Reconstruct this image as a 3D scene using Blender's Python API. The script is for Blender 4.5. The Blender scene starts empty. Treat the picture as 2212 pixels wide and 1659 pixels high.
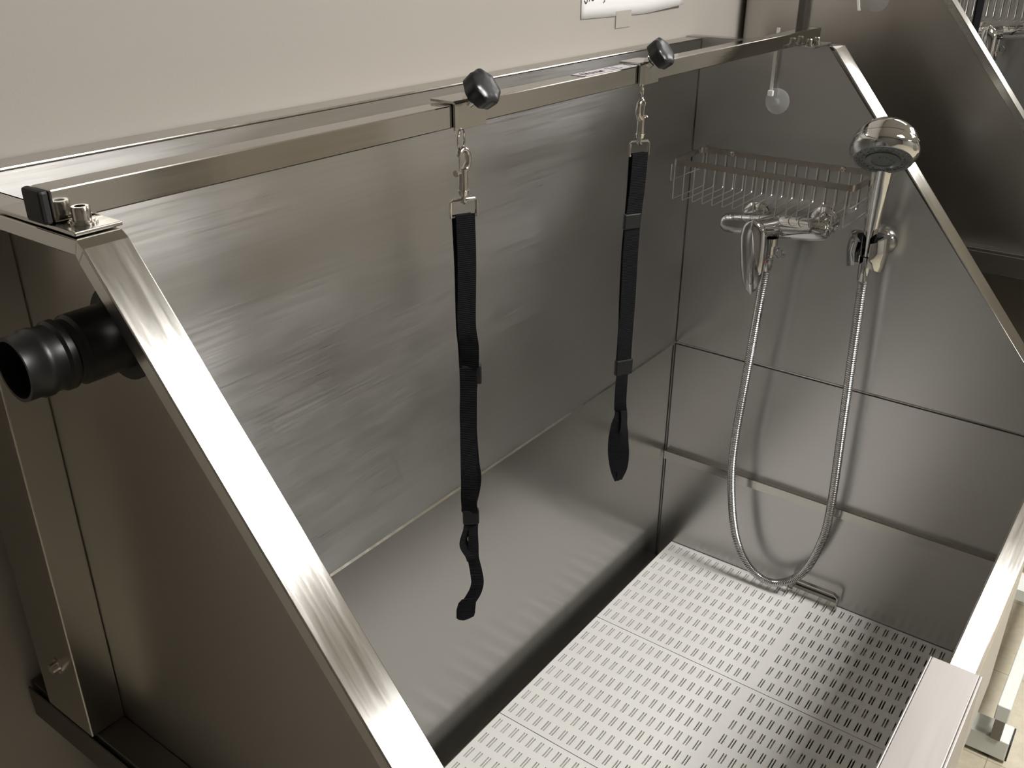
import bpy, bmesh, math, random
from mathutils import Vector, Matrix
random.seed(7)
scn = bpy.context.scene
COL = scn.collection

# ------------------------------------------------------------------ camera
cam_d = bpy.data.cameras.new('camera')
cam = bpy.data.objects.new('camera', cam_d)
COL.objects.link(cam)
cam_d.sensor_width = 36.0
cam_d.lens = 2024.06 / 2212 * 36.0
cam_d.clip_start = 0.02
R = ((0.59584231, -0.80309593, 0.00297881),
     (-0.3504247, -0.26332502, -0.89881169),
     (0.7226164, 0.53450619, -0.43832484))
m = Matrix(((R[0][0], -R[1][0], -R[2][0], -1.5157),
            (R[0][1], -R[1][1], -R[2][1], -0.7321),
            (R[0][2], -R[1][2], -R[2][2], 0.7149),
            (0, 0, 0, 1)))
cam.matrix_world = m
scn.camera = cam

# ------------------------------------------------------------------ world, view, light levels
w = bpy.data.worlds.new('world')
scn.world = w
w.use_nodes = True
w.node_tree.nodes['Background'].inputs[0].default_value = (0.9, 0.88, 0.85, 1)
w.node_tree.nodes['Background'].inputs[1].default_value = 0.0
scn.view_settings.view_transform = 'Standard'
scn.view_settings.look = 'None'
scn.view_settings.gamma = 1.0
scn.view_settings.use_curve_mapping = False
scn.view_settings.exposure = 0.15
scn.cycles.sample_clamp_indirect = 2.5
scn.cycles.blur_glossy = 0.5
LAMP_COLOR = (1.0, 0.985, 0.97)
LAMPS = [  # x0, x1, y0, y1, strength of each ceiling light
    (-0.60, 0.0, -1.95, -1.30, 52.0),
    (1.50, 1.98, -0.90, -0.14, 9.0),
    (2.20, 3.40, -2.00, -1.20, 16.0),  # added unseen light, placed to whiten the right sloped rails
    (4.60, 5.80, -2.00, -1.20, 16.0),
    (0.20, 1.30, -4.20, -3.40, 5.0),  # extra dim light added to brighten the lower left rail's reflection
]
CEIL = 1.75
FLOOR = -0.90

# ------------------------------------------------------------------ mesh helpers
class MB:
    def __init__(s):
        s.v = []; s.f = []
    def add(s, vs, fs):
        n = len(s.v)
        s.v += [tuple(p) for p in vs]
        s.f += [tuple(i + n for i in f) for f in fs]
        return s
    def box(s, x0, x1, y0, y1, z0, z1):
        vs = [(x, y, z) for x in (x0, x1) for y in (y0, y1) for z in (z0, z1)]
        return s.add(vs, [(0, 1, 3, 2), (4, 6, 7, 5), (0, 4, 5, 1), (2, 3, 7, 6), (0, 2, 6, 4), (1, 5, 7, 3)])
    def prism(s, poly, d):
        """poly: list of 3D points (planar), extruded by vector d"""
        n = len(poly); d = Vector(d)
        a = [Vector(p) for p in poly]
        vs = a + [p + d for p in a]
        fs = [tuple(range(n))[::-1], tuple(range(n, 2 * n))]
        fs += [(i, (i + 1) % n, n + (i + 1) % n, n + i) for i in range(n)]
        return s.add(vs, fs)
    def rings(s, rings, closed=False, caps=True):
        n = len(rings[0]); vs = []; fs = []
        for r in rings: vs += r
        k = len(rings)
        for i in range(k if closed else k - 1):
            j = (i + 1) % k
            for q in range(n):
                q2 = (q + 1) % n
                fs.append((i * n + q, i * n + q2, j * n + q2, j * n + q))
        if caps and not closed:
            fs.append(tuple(range(n))[::-1]); fs.append(tuple((k - 1) * n + q for q in range(n)))
        return s.add(vs, fs)
    def tube(s, pts, r, n=10, closed=False, prof=None, up=None):
        """sweep a circle (or 2D profile) along pts; r may be a list"""
        P = [Vector(p) for p in pts]; k = len(P)
        T = []
        for i in range(k):
            a = P[(i - 1) % k] if (closed or i > 0) else P[i]
            b = P[(i + 1) % k] if (closed or i < k - 1) else P[i]
            t = (b - a)
            T.append(t.normalized() if t.length > 1e-9 else Vector((0, 0, 1)))
        u = Vector(up) if up else (Vector((0, 0, 1)) if abs(T[0].z) < .9 else Vector((1, 0, 0)))
        u = (u - T[0] * u.dot(T[0])).normalized()
        rings = []
        for i in range(k):
            if i:
                u = (u - T[i] * u.dot(T[i]))
                u = u.normalized() if u.length > 1e-6 else T[i].orthogonal().normalized()
            v = T[i].cross(u)
            rr = r[i] if isinstance(r, (list, tuple)) else r
            if prof: rings.append([P[i] + u * a * rr + v * b * rr for a, b in prof])
            else: rings.append([P[i] + (u * math.cos(2 * math.pi * q / n) + v * math.sin(2 * math.pi * q / n)) * rr for q in range(n)])
        return s.rings(rings, closed)
    def lathe(s, base, axis, prof, n=32):
        """prof: list of (distance along axis, radius)"""
        B = Vector(base); A = Vector(axis).normalized(); u = A.orthogonal().normalized(); v = A.cross(u)
        rings = [[B + A * h + (u * math.cos(2 * math.pi * q / n) + v * math.sin(2 * math.pi * q / n)) * max(r, 1e-5) for q in range(n)] for h, r in prof]
        return s.rings(rings)

def smoothpath(pts, sub=8):
    """Catmull-Rom through pts"""
    P = [Vector(p) for p in pts]; out = []
    for i in range(len(P) - 1):
        p0 = P[i - 1] if i else P[0] * 2 - P[1]
        p1, p2 = P[i], P[i + 1]
        p3 = P[i + 2] if i + 2 < len(P) else p2 * 2 - p1
        for k in range(sub):
            t = k / sub
            out.append(0.5 * ((2 * p1) + (p2 - p0) * t + (2 * p0 - 5 * p1 + 4 * p2 - p3) * t * t + (3 * p1 - p0 - 3 * p2 + p3) * t ** 3))
    out.append(P[-1])
    return out

def obj(name, mb, mat, parent=None, smooth=False, bevel=0, label=None):
    me = bpy.data.meshes.new(name)
    me.from_pydata(mb.v, [], mb.f); me.validate()
    bm = bmesh.new(); bm.from_mesh(me)
    bmesh.ops.recalc_face_normals(bm, faces=bm.faces)
    bm.to_mesh(me); bm.free()
    me.materials.append(mat)
    o = bpy.data.objects.new(name, me)
    COL.objects.link(o)
    if parent: o.parent = parent; o.matrix_parent_inverse = parent_world(parent).inverted()
    if smooth:
        for p in me.polygons: p.use_smooth = True
        md = o.modifiers.new('weighted', 'EDGE_SPLIT'); md.split_angle = math.radians(38)
    if bevel:
        b = o.modifiers.new('bevel', 'BEVEL'); b.width = bevel; b.segments = 2; b.limit_method = 'ANGLE'; b.angle_limit = math.radians(40)
        b.harden_normals = False
    if label: o['label'] = label
    return o

def parent_world(o):
    M = o.matrix_basis.copy()
    p = o
    while p.parent:
        M = p.parent.matrix_basis @ p.matrix_parent_inverse @ M if False else p.parent.matrix_basis @ (p.matrix_parent_inverse @ M)
        p = p.parent
    return M

def tag(o, label, cat, group=None):
    o['label'] = label; o['category'] = cat
    if group: o['group'] = group
    return o

def thing(name, loc, label, cat, group=None):
    o = bpy.data.objects.new(name, None); COL.objects.link(o)
    o.location = loc; o.empty_display_size = 0.05
    return tag(o, label, cat, group)

def struct(name, mb, mat, parent=None):
    o = obj(name, mb, mat, parent)
    o['kind'] = 'structure'
    return o

def copy_tree(o, offset, label=None, parent=None):
    c = o.copy(); COL.objects.link(c)
    if parent is None:
        c.location = Vector(o.location) + Vector(offset)
        if label: c['label'] = label
    else:
        c.parent = parent; c.matrix_parent_inverse = o.matrix_parent_inverse.copy()
    for ch in [x for x in scn.objects if x.parent == o]:
        copy_tree(ch, offset, None, c)
    return c

# ------------------------------------------------------------------ materials
def new_mat(name):
    mt = bpy.data.materials.new(name); mt.use_nodes = True
    nt = mt.node_tree; b = nt.nodes['Principled BSDF']
    return mt, nt, b

def plain(name, col, rough=0.5, metal=0.0, **kw):
    mt, nt, b = new_mat(name)
    b.inputs['Base Color'].default_value = (*col, 1)
    b.inputs['Roughness'].default_value = rough
    b.inputs['Metallic'].default_value = metal
    for k, v in kw.items(): b.inputs[k].default_value = v
    return mt

def noise(nt, scale_vec, scale=1.0, detail=3.0, rough=0.5):
    tc = nt.nodes.new('ShaderNodeTexCoord'); mp = nt.nodes.new('ShaderNodeMapping')
    mp.inputs['Scale'].default_value = scale_vec
    nt.links.new(tc.outputs['Object'], mp.inputs['Vector'])
    n = nt.nodes.new('ShaderNodeTexNoise'); n.inputs['Scale'].default_value = scale
    n.inputs['Detail'].default_value = detail; n.inputs['Roughness'].default_value = rough
    nt.links.new(mp.outputs['Vector'], n.inputs['Vector'])
    return n

def ramp(nt, src, lo, hi, f0=0.3, f1=0.7):
    r = nt.nodes.new('ShaderNodeMapRange')
    r.inputs['From Min'].default_value = f0; r.inputs['From Max'].default_value = f1
    r.inputs['To Min'].default_value = lo; r.inputs['To Max'].default_value = hi
    nt.links.new(src, r.inputs['Value'])
    return r

def steel(name, col, r0, r1, brush=(2, 60, 400), cvar=0.06, wav=0.0, wavscale=(2.5, 2.5, 2.5), fine=0.0, tan=None, aniso=0.0):
    """brushed stainless: streaky noise drives roughness, tint and a fine bump; optional wavy sheet bump"""
    mt, nt, b = new_mat(name)
    b.inputs['Metallic'].default_value = 1.0
    n = noise(nt, brush, 1.0, 4.0, 0.6)
    n2 = noise(nt, (6, 6, 6), 1.0, 3.0, 0.5)
    rr = ramp(nt, n.outputs['Fac'], r0, r1)
    if name.endswith('back'): n2 = noise(nt, (5, 5, 11), 1.0, 4.0, 0.6)
    r2 = ramp(nt, n2.outputs['Fac'], -0.05 if name.endswith('back') else -.02, 0.05 if name.endswith('back') else .02)
    ad = nt.nodes.new('ShaderNodeMath'); ad.operation = 'ADD'
    nt.links.new(rr.outputs[0], ad.inputs[0]); nt.links.new(r2.outputs[0], ad.inputs[1])
    if name.startswith('satin'): b.inputs['Roughness'].default_value = (r0 + r1) / 2
    else: nt.links.new(ad.outputs[0], b.inputs['Roughness'])
    mx = nt.nodes.new('ShaderNodeMix'); mx.data_type = 'RGBA'
    mx.inputs['A'].default_value = (*[c * (1 - cvar) for c in col], 1)
    mx.inputs['B'].default_value = (*[min(1, c * (1 + cvar)) for c in col], 1)
    nt.links.new(n.outputs['Fac'], mx.inputs['Factor'])
    if cvar: nt.links.new(mx.outputs['Result'], b.inputs['Base Color'])
    else: b.inputs['Base Color'].default_value = (*col, 1)
    if tan:
        cb = nt.nodes.new('ShaderNodeCombineXYZ')
        for i_, q_ in enumerate(tan): cb.inputs[i_].default_value = q_
        nt.links.new(cb.outputs[0], b.inputs['Tangent']); b.inputs['Anisotropic'].default_value = aniso
    last = None
    if fine:
        bp = nt.nodes.new('ShaderNodeBump'); bp.inputs['Strength'].default_value = fine; bp.inputs['Distance'].default_value = 0.0005
        nt.links.new(n.outputs['Fac'], bp.inputs['Height']); last = bp
    if wav:
        n3 = noise(nt, wavscale, 1.0, 1.5, 0.4)
        bp2 = nt.nodes.new('ShaderNodeBump'); bp2.inputs['Strength'].default_value = 1.0; bp2.inputs['Distance'].default_value = wav
        nt.links.new(n3.outputs['Fac'], bp2.inputs['Height'])
        if last: nt.links.new(last.outputs[0], bp2.inputs['Normal'])
        last = bp2
    if last: nt.links.new(last.outputs[0], b.inputs['Normal'])
    return mt

SC = (0.60, 0.59, 0.575)
Z3 = (0, 0, 1)
M = {}
M['back'] = steel('brushed_steel_back', SC, 0.30, 0.38, (7, 60, 420), 0.10, 0.0, (3.0, 3, 1.5), 0.12, Z3, 0.88)
M['side'] = steel('satin_steel_side', SC, 0.25, 0.29, (3, 2, 5), 0.0, 0.0, (3, 3, 2), 0.0, Z3, 0.6)
M['outer'] = steel('satin_steel_outer', (0.50, 0.48, 0.45), 0.26, 0.31, (3, 2, 5), 0.0, 0.0, (2, 5, 1.2), 0.0, Z3, 0.75)
M['basin'] = steel('satin_steel_basin', (0.54, 0.53, 0.51), 0.20, 0.23, (3, 6, 5), 0.0, 0.0, (2, 2, 2), 0.0, Z3, 0.3)
M['trim'] = steel('brushed_steel_trim', (0.68, 0.66, 0.62), 0.13, 0.20, (300, 14, 14), 0.08, 0.0, fine=0.04, tan=(1, 0, 0), aniso=0.5)
M['rim'] = steel('brushed_steel_rim', (0.68, 0.66, 0.62), 0.12, 0.18, (10, 300, 60), 0.08, 0.0, (14, 14, 14), 0.05)
M['door'] = steel('brushed_steel_door_cap', (0.50, 0.475, 0.455), 0.42, 0.50, (10, 300, 60), 0.08, 0.0, (14, 14, 14), 0.08)
M['bar'] = steel('polished_steel_bar', (0.64, 0.62, 0.58), 0.08, 0.13, (5, 60, 300), 0.06, 0.0, (5, 14, 14), 0.04)
M['plate'] = steel('steel_plate', (0.60, 0.58, 0.54), 0.12, 0.22, (60, 20, 20), 0.05)
M['wire'] = plain('basket_steel', (0.62, 0.60, 0.56), 0.35, 1.0)
M['strip'] = plain('basket_strip', (0.50, 0.46, 0.41), 0.24, 1.0)
M['chrome'] = plain('chrome', (0.74, 0.74, 0.74), 0.05, 1.0)
M['hose'] = plain('hose_chrome', (0.72, 0.72, 0.72), 0.14, 1.0)
M['nickel'] = plain('nickel', (0.68, 0.65, 0.61), 0.14, 1.0)
M['black'] = plain('black_plastic', (0.008, 0.008, 0.008), 0.5)
M['blackmatte'] = plain('black_plastic_cap', (0.012, 0.011, 0.011), 0.55)
M['rubber'] = plain('black_rubber', (0.008, 0.008, 0.008), 0.38)
M['knob'] = plain('black_knob', (0.016, 0.016, 0.018), 0.30)
M['face'] = plain('shower_face_grey', (0.10, 0.11, 0.11), 0.22)
M['nozzle'] = plain('nozzle_grey', (0.22, 0.23, 0.23), 0.4)
M['under'] = plain('dull_steel', (0.20, 0.19, 0.175), 0.45, 1.0)
M['sealant'] = plain('dark_joint', (0.03, 0.026, 0.022), 0.6)
M['red'] = plain('red_mark', (0.7, 0.08, 0.03), 0.4)
M['ink'] = plain('pen_ink', (0.02, 0.02, 0.03), 0.7)
M['tape'] = plain('label_tape', (0.62, 0.58, 0.60), 0.6)
M['tie'] = plain('white_nylon', (0.80, 0.78, 0.74), 0.45)
M['clear'] = plain('clear_vinyl', (0.85, 0.86, 0.84), 0.15, 0.0, Alpha=0.15)
M['stape'] = plain('clear_tape', (0.62, 0.58, 0.52), 0.35, 0.0, Alpha=0.55)
M['white'] = plain('white_coated_steel', (0.80, 0.82, 0.77), 0.35)

# webbing with a woven ribbing
mt, nt, b = new_mat('black_webbing'); M['web'] = mt
b.inputs['Base Color'].default_value = (0.006, 0.006, 0.007, 1); b.inputs['Roughness'].default_value = 0.85
b.inputs['Specular IOR Level'].default_value = 0.2
wv = nt.nodes.new('ShaderNodeTexWave'); wv.inputs['Scale'].default_value = 160; wv.bands_direction = 'Z'
tc = nt.nodes.new('ShaderNodeTexCoord'); nt.links.new(tc.outputs['Object'], wv.inputs['Vector'])
bp = nt.nodes.new('ShaderNodeBump'); bp.inputs['Distance'].default_value = 0.0006; bp.inputs['Strength'].default_value = 0.6
nt.links.new(wv.outputs['Fac'], bp.inputs['Height']); nt.links.new(bp.outputs[0], b.inputs['Normal'])

# white grate plastic
mt, nt, b = new_mat('white_plastic'); M['grate'] = mt
b.inputs['Roughness'].default_value = 0.42
n = noise(nt, (5, 5, 5), 1.0, 5.0)
mx = nt.nodes.new('ShaderNodeMix'); mx.data_type = 'RGBA'
mx.inputs['A'].default_value = (0.74, 0.72, 0.68, 1); mx.inputs['B'].default_value = (0.80, 0.79, 0.76, 1)
nt.links.new(n.outputs['Fac'], mx.inputs['Factor']); nt.links.new(mx.outputs['Result'], b.inputs['Base Color'])

# painted wall
mt, nt, b = new_mat('beige_paint'); M['wall'] = mt
b.inputs['Roughness'].default_value = 0.55
n = noise(nt, (1, 1, 1), 2.0, 4.0)
mx = nt.nodes.new('ShaderNodeMix'); mx.data_type = 'RGBA'
mx.inputs['A'].default_value = (0.405, 0.372, 0.330, 1); mx.inputs['B'].default_value = (0.43, 0.397, 0.355, 1)
nt.links.new(n.outputs['Fac'], mx.inputs['Factor']); nt.links.new(mx.outputs['Result'], b.inputs['Base Color'])
n2 = noise(nt, (1, 1, 1), 220.0, 2.0)
bp = nt.nodes.new('ShaderNodeBump'); bp.inputs['Distance'].default_value = 0.0006; bp.inputs['Strength'].default_value = 0.25
nt.links.new(n2.outputs['Fac'], bp.inputs['Height']); nt.links.new(bp.outputs[0], b.inputs['Normal'])

# vinyl floor tiles
mt, nt, b = new_mat('vinyl_tiles'); M['floor'] = mt
b.inputs['Roughness'].default_value = 0.35
tc = nt.nodes.new('ShaderNodeTexCoord')
mp = nt.nodes.new('ShaderNodeMapping'); mp.inputs['Location'].default_value = (-0.58, 0.688, 0)
nt.links.new(tc.outputs['Object'], mp.inputs['Vector'])
br = nt.nodes.new('ShaderNodeTexBrick'); br.offset = 0.0; br.inputs['Scale'].default_value = 1.0
br.inputs['Brick Width'].default_value = 0.3048; br.inputs['Row Height'].default_value = 0.3048
br.inputs['Mortar Size'].default_value = 0.0012; br.inputs['Mortar Smooth'].default_value = 0.3
br.inputs['Color1'].default_value = (0.58, 0.52, 0.39, 1); br.inputs['Color2'].default_value = (0.61, 0.55, 0.42, 1)
br.inputs['Mortar'].default_value = (0.33, 0.26, 0.17, 1)
nt.links.new(mp.outputs['Vector'], br.inputs['Vector'])
n = noise(nt, (30, 30, 30), 1.0, 6.0, 0.7)
rp = ramp(nt, n.outputs['Fac'], 0.82, 1.08)
mm = nt.nodes.new('ShaderNodeMix'); mm.data_type = 'RGBA'; mm.blend_type = 'MULTIPLY'; mm.inputs['Factor'].default_value = 1.0
nt.links.new(br.outputs['Color'], mm.inputs['A']); nt.links.new(rp.outputs[0], mm.inputs['B'])
nt.links.new(mm.outputs['Result'], b.inputs['Base Color'])

M['ceiling'] = plain('ceiling_white', (0.50, 0.49, 0.47), 0.8)
M['farwall'] = plain('far_wall_paint', (0.46, 0.445, 0.42), 0.7)
M['darkwall'] = plain('wall_darkened_for_shade', (0.09, 0.08, 0.07), 0.7)  # unseen left wall darkened to keep the tub's left side in shade
M['cabinet'] = plain('cabinet_laminate', (0.20, 0.18, 0.15), 0.5)

def lampmat(i, s):
    mt, nt, b = new_mat('lamp_diffuser_%d' % i)
    b.inputs['Base Color'].default_value = (0.8, 0.8, 0.8, 1)
    b.inputs['Emission Color'].default_value = (*LAMP_COLOR, 1)
    b.inputs['Emission Strength'].default_value = s
    return mt

# ------------------------------------------------------------------ the room
X0, X1, Y0, YW = -2.1, 7.0, -4.6, 0.030
struct('floor', MB().box(X0, X1, Y0, YW, FLOOR - 0.1, FLOOR), M['floor'])
struct('ceiling', MB().box(X0, X1, Y0, YW, CEIL, CEIL + 0.1), M['ceiling'])
struct('wall_back', MB().box(X0 - .1, X1 + .1, YW, YW + 0.1, FLOOR - .1, CEIL + .1), M['wall'])
struct('wall_front', MB().box(X0 - .1, X1 + .1, Y0 - .1, Y0, FLOOR - .1, CEIL + .1), M['farwall'])
struct('wall_left', MB().box(X0 - .1, X0, Y0, YW, FLOOR - .1, CEIL + .1), M['darkwall'])
struct('wall_right', MB().box(X1, X1 + .1, Y0, YW, FLOOR - .1, CEIL + .1), M['farwall'])

# unseen cabinet added so the brushed splash back mirrors a dark band
cp = thing('reflection_cabinet', (1.15, -3.0, FLOOR), 'dark cabinet added across the room for its reflection, outside the picture', 'cabinet')
obj('cabinet_body', MB().box(.75, 1.75, -3.3, -2.82, FLOOR + .06, FLOOR + 1.25), M['cabinet'], cp, bevel=0.004)
obj('plinth', MB().box(.77, 1.73, -3.28, -2.86, FLOOR, FLOOR + .0595), M['blackmatte'], cp)
for k in (0, 1):
    dr_ = obj('cabinet_door', MB().box(.755 + k * .5, 1.245 + k * .5, -2.8195, -2.80, FLOOR + .07, FLOOR + 1.24), M['cabinet'], cp, bevel=0.002)
    obj('door_pull', MB().box(1.19 + k * .08, 1.205 + k * .08, -2.7995, -2.78, FLOOR + .6, FLOOR + .75), M['nickel'], dr_)

for i, (x0, x1, y0, y1, s) in enumerate(LAMPS):
    t = thing('ceiling_light', ((x0 + x1) / 2, (y0 + y1) / 2, CEIL), ['fluorescent ceiling light over the nearer wash tub, outside the picture', 'fluorescent ceiling light over the raised second wash tub, outside the picture', 'added ceiling light beyond the raised tub, unseen, for the highlight on the right rails', 'fluorescent ceiling light furthest down the room, outside the picture', 'added dim ceiling light near the opposite wall, unseen, for the lower left rail'][i], 'ceiling light')
    fr = MB()
    e = 0.03
    fr.box(x0 - e, x1 + e, y0 - e, y0, CEIL - .05, CEIL); fr.box(x0 - e, x1 + e, y1, y1 + e, CEIL - .05, CEIL)
    fr.box(x0 - e, x0, y0, y1, CEIL - .05, CEIL); fr.box(x1, x1 + e, y0, y1, CEIL - .05, CEIL)
    obj('lamp_frame', fr, M['white'], t)
    obj('diffuser', MB().box(x0, x1, y0, y1, CEIL - .035, CEIL - .002), lampmat(i, s), t)

# ------------------------------------------------------------------ wash tub
XL = -1.217      # left side sheet (outer plane), right side sheet at x = 0
ZT = 0.552       # height of the flat tops
YB = -0.215      # where the sides start to slope
SL = 1.175
YF = -0.655      # front
def slope(y): return ZT + SL * (y - YB)
ZF = slope(YF)

def build_tub(label, frame_z, near):
    t = thing('grooming_tub', (-0.6, -0.33, FLOOR), label, 'wash tub')
    # upper splash back with its turned-over top
    bk = MB().box(XL, 0.0, -0.0015, 0.0005, 0.001, ZT - .003)
    obj('back_panel', bk, M['back'], t)
    obj('top_flange', MB().box(XL, 0.002, -0.0020, YW - 0.001, ZT - .0050, ZT - .0015), M['plate'], t, bevel=0.0014)
    # lip edge where the splash back overlaps the basin
    obj('seam_bead', MB().prism([(XL, -.0016, .0024), (XL, -.0040, .0000), (XL, -.0040, -.0008), (XL, -.0002, -.0012), (XL, -.0002, .0024)], (-XL - .002, 0, 0)), M['plate'], t, label='bright folded seam between splash back and basin')
    # sides: sheet, folded flange along flat top and slope, and a short outer lip
    def side(x, s, lift_=0.0):
        # x inner plane, s = -1 outwards to the left, +1 outwards to the right
        th = 0.0015
        xa, xb = sorted((x, x + s * th))
        sh = MB().prism([(xa, YW - .002, -.001), (xa, YF, -.001), (xa, YF, ZF), (xa, YB, ZT), (xa, YW - .002, ZT)], (xb - xa, 0, 0))
        obj('side_panel', sh, M['side'], t)
        out = MB().prism([(x + s * .0017, YW - .002, frame_z), (x + s * .0017, YF, frame_z - .25), (x + s * .0017, YF, ZF - .002), (x + s * .0017, YB, ZT - .002), (x + s * .0017, YW - .002, ZT - .002)], (s * .001, 0, 0))
        obj('outer_skin', out, M['outer'], t)
        W = 0.030; L = 0.010
        nx = (0, -SL / math.hypot(1, SL), 1 / math.hypot(1, SL))     # slope normal in y,z
        a, b = sorted((x, x + s * W))
        fl = MB()
        pr = [(YW - .003, ZT), (YB - .006, ZT), (YB - .012, ZT - .004), (YF, ZF)]
        q = [(y - 0 if i < 2 else y + .0015 * .76, z - .0018 if i < 2 else z - .0018) for i, (y, z) in enumerate(pr)]
        n = len(pr); vs = []
        for xx in (a, b):
            k_ = lift_ * abs(xx - x)
            vs += [(xx, y - .76 * k_ * (i_ > 1), z + .65 * k_ * (i_ > 1)) for i_, (y, z) in enumerate(pr)] + [(xx, y - .76 * k_ * (i_ > 1), z + .65 * k_ * (i_ > 1)) for i_, (y, z) in enumerate(q)]
        fs = []
        m2 = 2 * n
        for i in range(n - 1):
            fs += [(i, i + 1, m2 + i + 1, m2 + i), (n + i, m2 + n + i, m2 + n + i + 1, n + i + 1),
                   (i, n + i, n + i + 1, i + 1), (m2 + i, m2 + i + 1, m2 + n + i + 1, m2 + n + i)]
        fs += [(0, m2, m2 + n, n), (n - 1, n + n - 1, m2 + n + n - 1, m2 + n - 1)]
        fl.add(vs, fs)
        # lip
        xo = x + s * W
        lp = [(YW - .003, ZT - .0005), (YB - .006, ZT - .0005), (YB - .012, ZT - .0045), (YF, ZF - .0005)]
        lp = [(y - .76 * lift_ * W * (i_ > 1), z + .65 * lift_ * W * (i_ > 1)) for i_, (y, z) in enumerate(lp)]
        lo = [(YW - .003, ZT - L), (YB - .002, ZT - L), (YB - .004, ZT - L - .004), (YF, ZF - L * 1.5)]
        for i in range(3):
            fl.prism([(xo - s * .0015, *lp[i]), (xo - s * .0015, *lp[i + 1]), (xo - s * .0015, *lo[i + 1]), (xo - s * .0015, *lo[i])], (s * .0015, 0, 0))
        obj('side_rail', fl, M['trim'], t, bevel=0.0008)
    side(XL, -1)
    side(0.0, 1, .17)
    # basin: back, ends, front and floor
    zb = -0.50
    obj('basin_back', MB().box(XL - .0005, 0.0005, 0.0006, 0.002, zb - .002, 0.001), M['basin'], t)
    obj('basin_end', MB().box(0.0002, 0.0018, YF, 0.002, zb - .002, -.0012), M['side'], t)
    obj('basin_end', MB().box(XL - .0018, XL - .0002, YF, 0.002, zb - .002, -.0012), M['side'], t)
    obj('basin_front', MB().box(XL, 0.0, YF - .0015, YF, zb, 0.009), M['basin'], t)
    obj('basin_floor', MB().box(XL, 0.0, YF, 0.0, zb - .002, zb), M['under'], t)
    # seam bead across the right end
    obj('seam_bead', MB().tube([(-.0008, YF, 0.0), (-.0008, -.003, 0.0)], .0011, 8), M['nickel'], t, smooth=True)
    obj('seam_gap', MB().box(-.0006, 0.0, YF, -.002, -0.0040, -.0015), M['sealant'], t, label='dark gap under the folded seam')
    obj('corner_seam', MB().box(-.0016, -.0002, -.0022, -.0010, zb, ZT - .004), M['sealant'], t, label='dark joint in the far back corner')
    # support ledges on both ends for the raised platform
    for x, s in ((0.0, -1), (XL, 1)):
        a, b = sorted((x, x + s * .012))
        lg = MB().box(a, b, YF + .01, -0.003, -.2350, -.2335)
        a2, b2 = sorted((x + s * .0105, x + s * .012))
        lg.box(a2, b2, YF + .01, -0.003, -.2525, -.2335)
        obj('platform_ledge', lg, M['plate'], t, bevel=0.0005)
    # front rim
    obj('front_rim', MB().box(XL, 0.03, -.681, -.653, .010, .038), M['rim'], t, bevel=0.002)
    obj('front_panel', MB().box(XL - .025, 0.028, -.662, -.6572, zb - .005, .0095), M['outer'], t)
    # corner post by the wall, on the outside of the left end
    ps = MB().box(XL - .034, XL - .003, -.083, -.0815, frame_z, ZT - .012)
    ps.box(XL - .0345, XL - .033, -.083, -.014, frame_z, ZT - .012)
    obj('corner_post', ps, M['outer'], t, bevel=0.0015)
    bl = MB().lathe((XL - .0345, -.054, frame_z + .066), (-1, 0, 0), [(0, .0075), (.0012, .0075), (.0013, .0045), (.007, .0045), (.0072, .002)], 12)
    obj('bolt', bl, M['nickel'], t, smooth=True, label='small bolt in the corner post')
    # outer bottom frame
    fr = MB().box(XL - .030, XL - .003, YF, YW - .003, frame_z - .022, frame_z - .0005)
    fr.box(XL - .034, XL - .032, YF, YW - .003, frame_z - .040, frame_z - .005)
    obj('bottom_frame', fr, M['under'], t, bevel=0.001)
    return t

tub = build_tub('large stainless steel dog wash tub with sloped sides filling the foreground', 0.079, True)
# door cap on the front of the near tub
obj('door_cap', MB().box(-1.205, -0.664, -.684, -.638, .0385, .0455).box(-1.205, -.664, -.687, -.6835, -.10, .0455).box(-1.205, -.664, -.6385, -.636, .0, .0455), M['door'], tub, bevel=0.0012, label='wider brushed cap of the front door panel')
# black hose connector through the left side of the tub
pc = MB()
prof = [(0, .031), (.003, .031), (.0032, .0225), (.034, .0225), (.036, .0205), (.040, .0205), (.042, .0222), (.046, .0222), (.048, .0205), (.054, .0205), (.056, .0215), (.060, .0215), (.062, .0200), (.0715, .0200), (.0715, .0178), (.010, .0178), (.010, 0.0001)]
pc.lathe((XL - .003, -.2046, .4816), (-1, 0, 0), prof, 40)
obj('drain_connector', pc, M['rubber'], tub, smooth=True, label='black plastic hose connector sticking out of the left side')
# wire handle and slide of the drain at the far end
hd = MB().tube([(-.018, -.292, -.449), (-.018, -.292, -.418), (-.018, -.300, -.4125), (-.018, -.380, -.4125), (-.018, -.388, -.418), (-.018, -.388, -.449)], 1.0, prof=[(-.0012, -.004), (.0012, -.004), (.0012, .004), (-.0012, .004)], up=(0, 1, 0))
obj('drain_handle', hd, M['trim'], tub, label='thin steel bail handle standing at the end of the grates')
obj('drain_slide', MB().box(-.012, -.0025, -.385, -.300, -.449, -.4355), M['trim'], tub, bevel=0.0005)

# second tub: same make, raised on its lift, further along the wall
D2 = Vector((1.445, -0.004, 0.190))
tub2 = build_tub('second stainless wash tub, raised higher, behind the right end of the first', 0.035, False)
tub2.location = Vector(tub2.location) + D2

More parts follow.
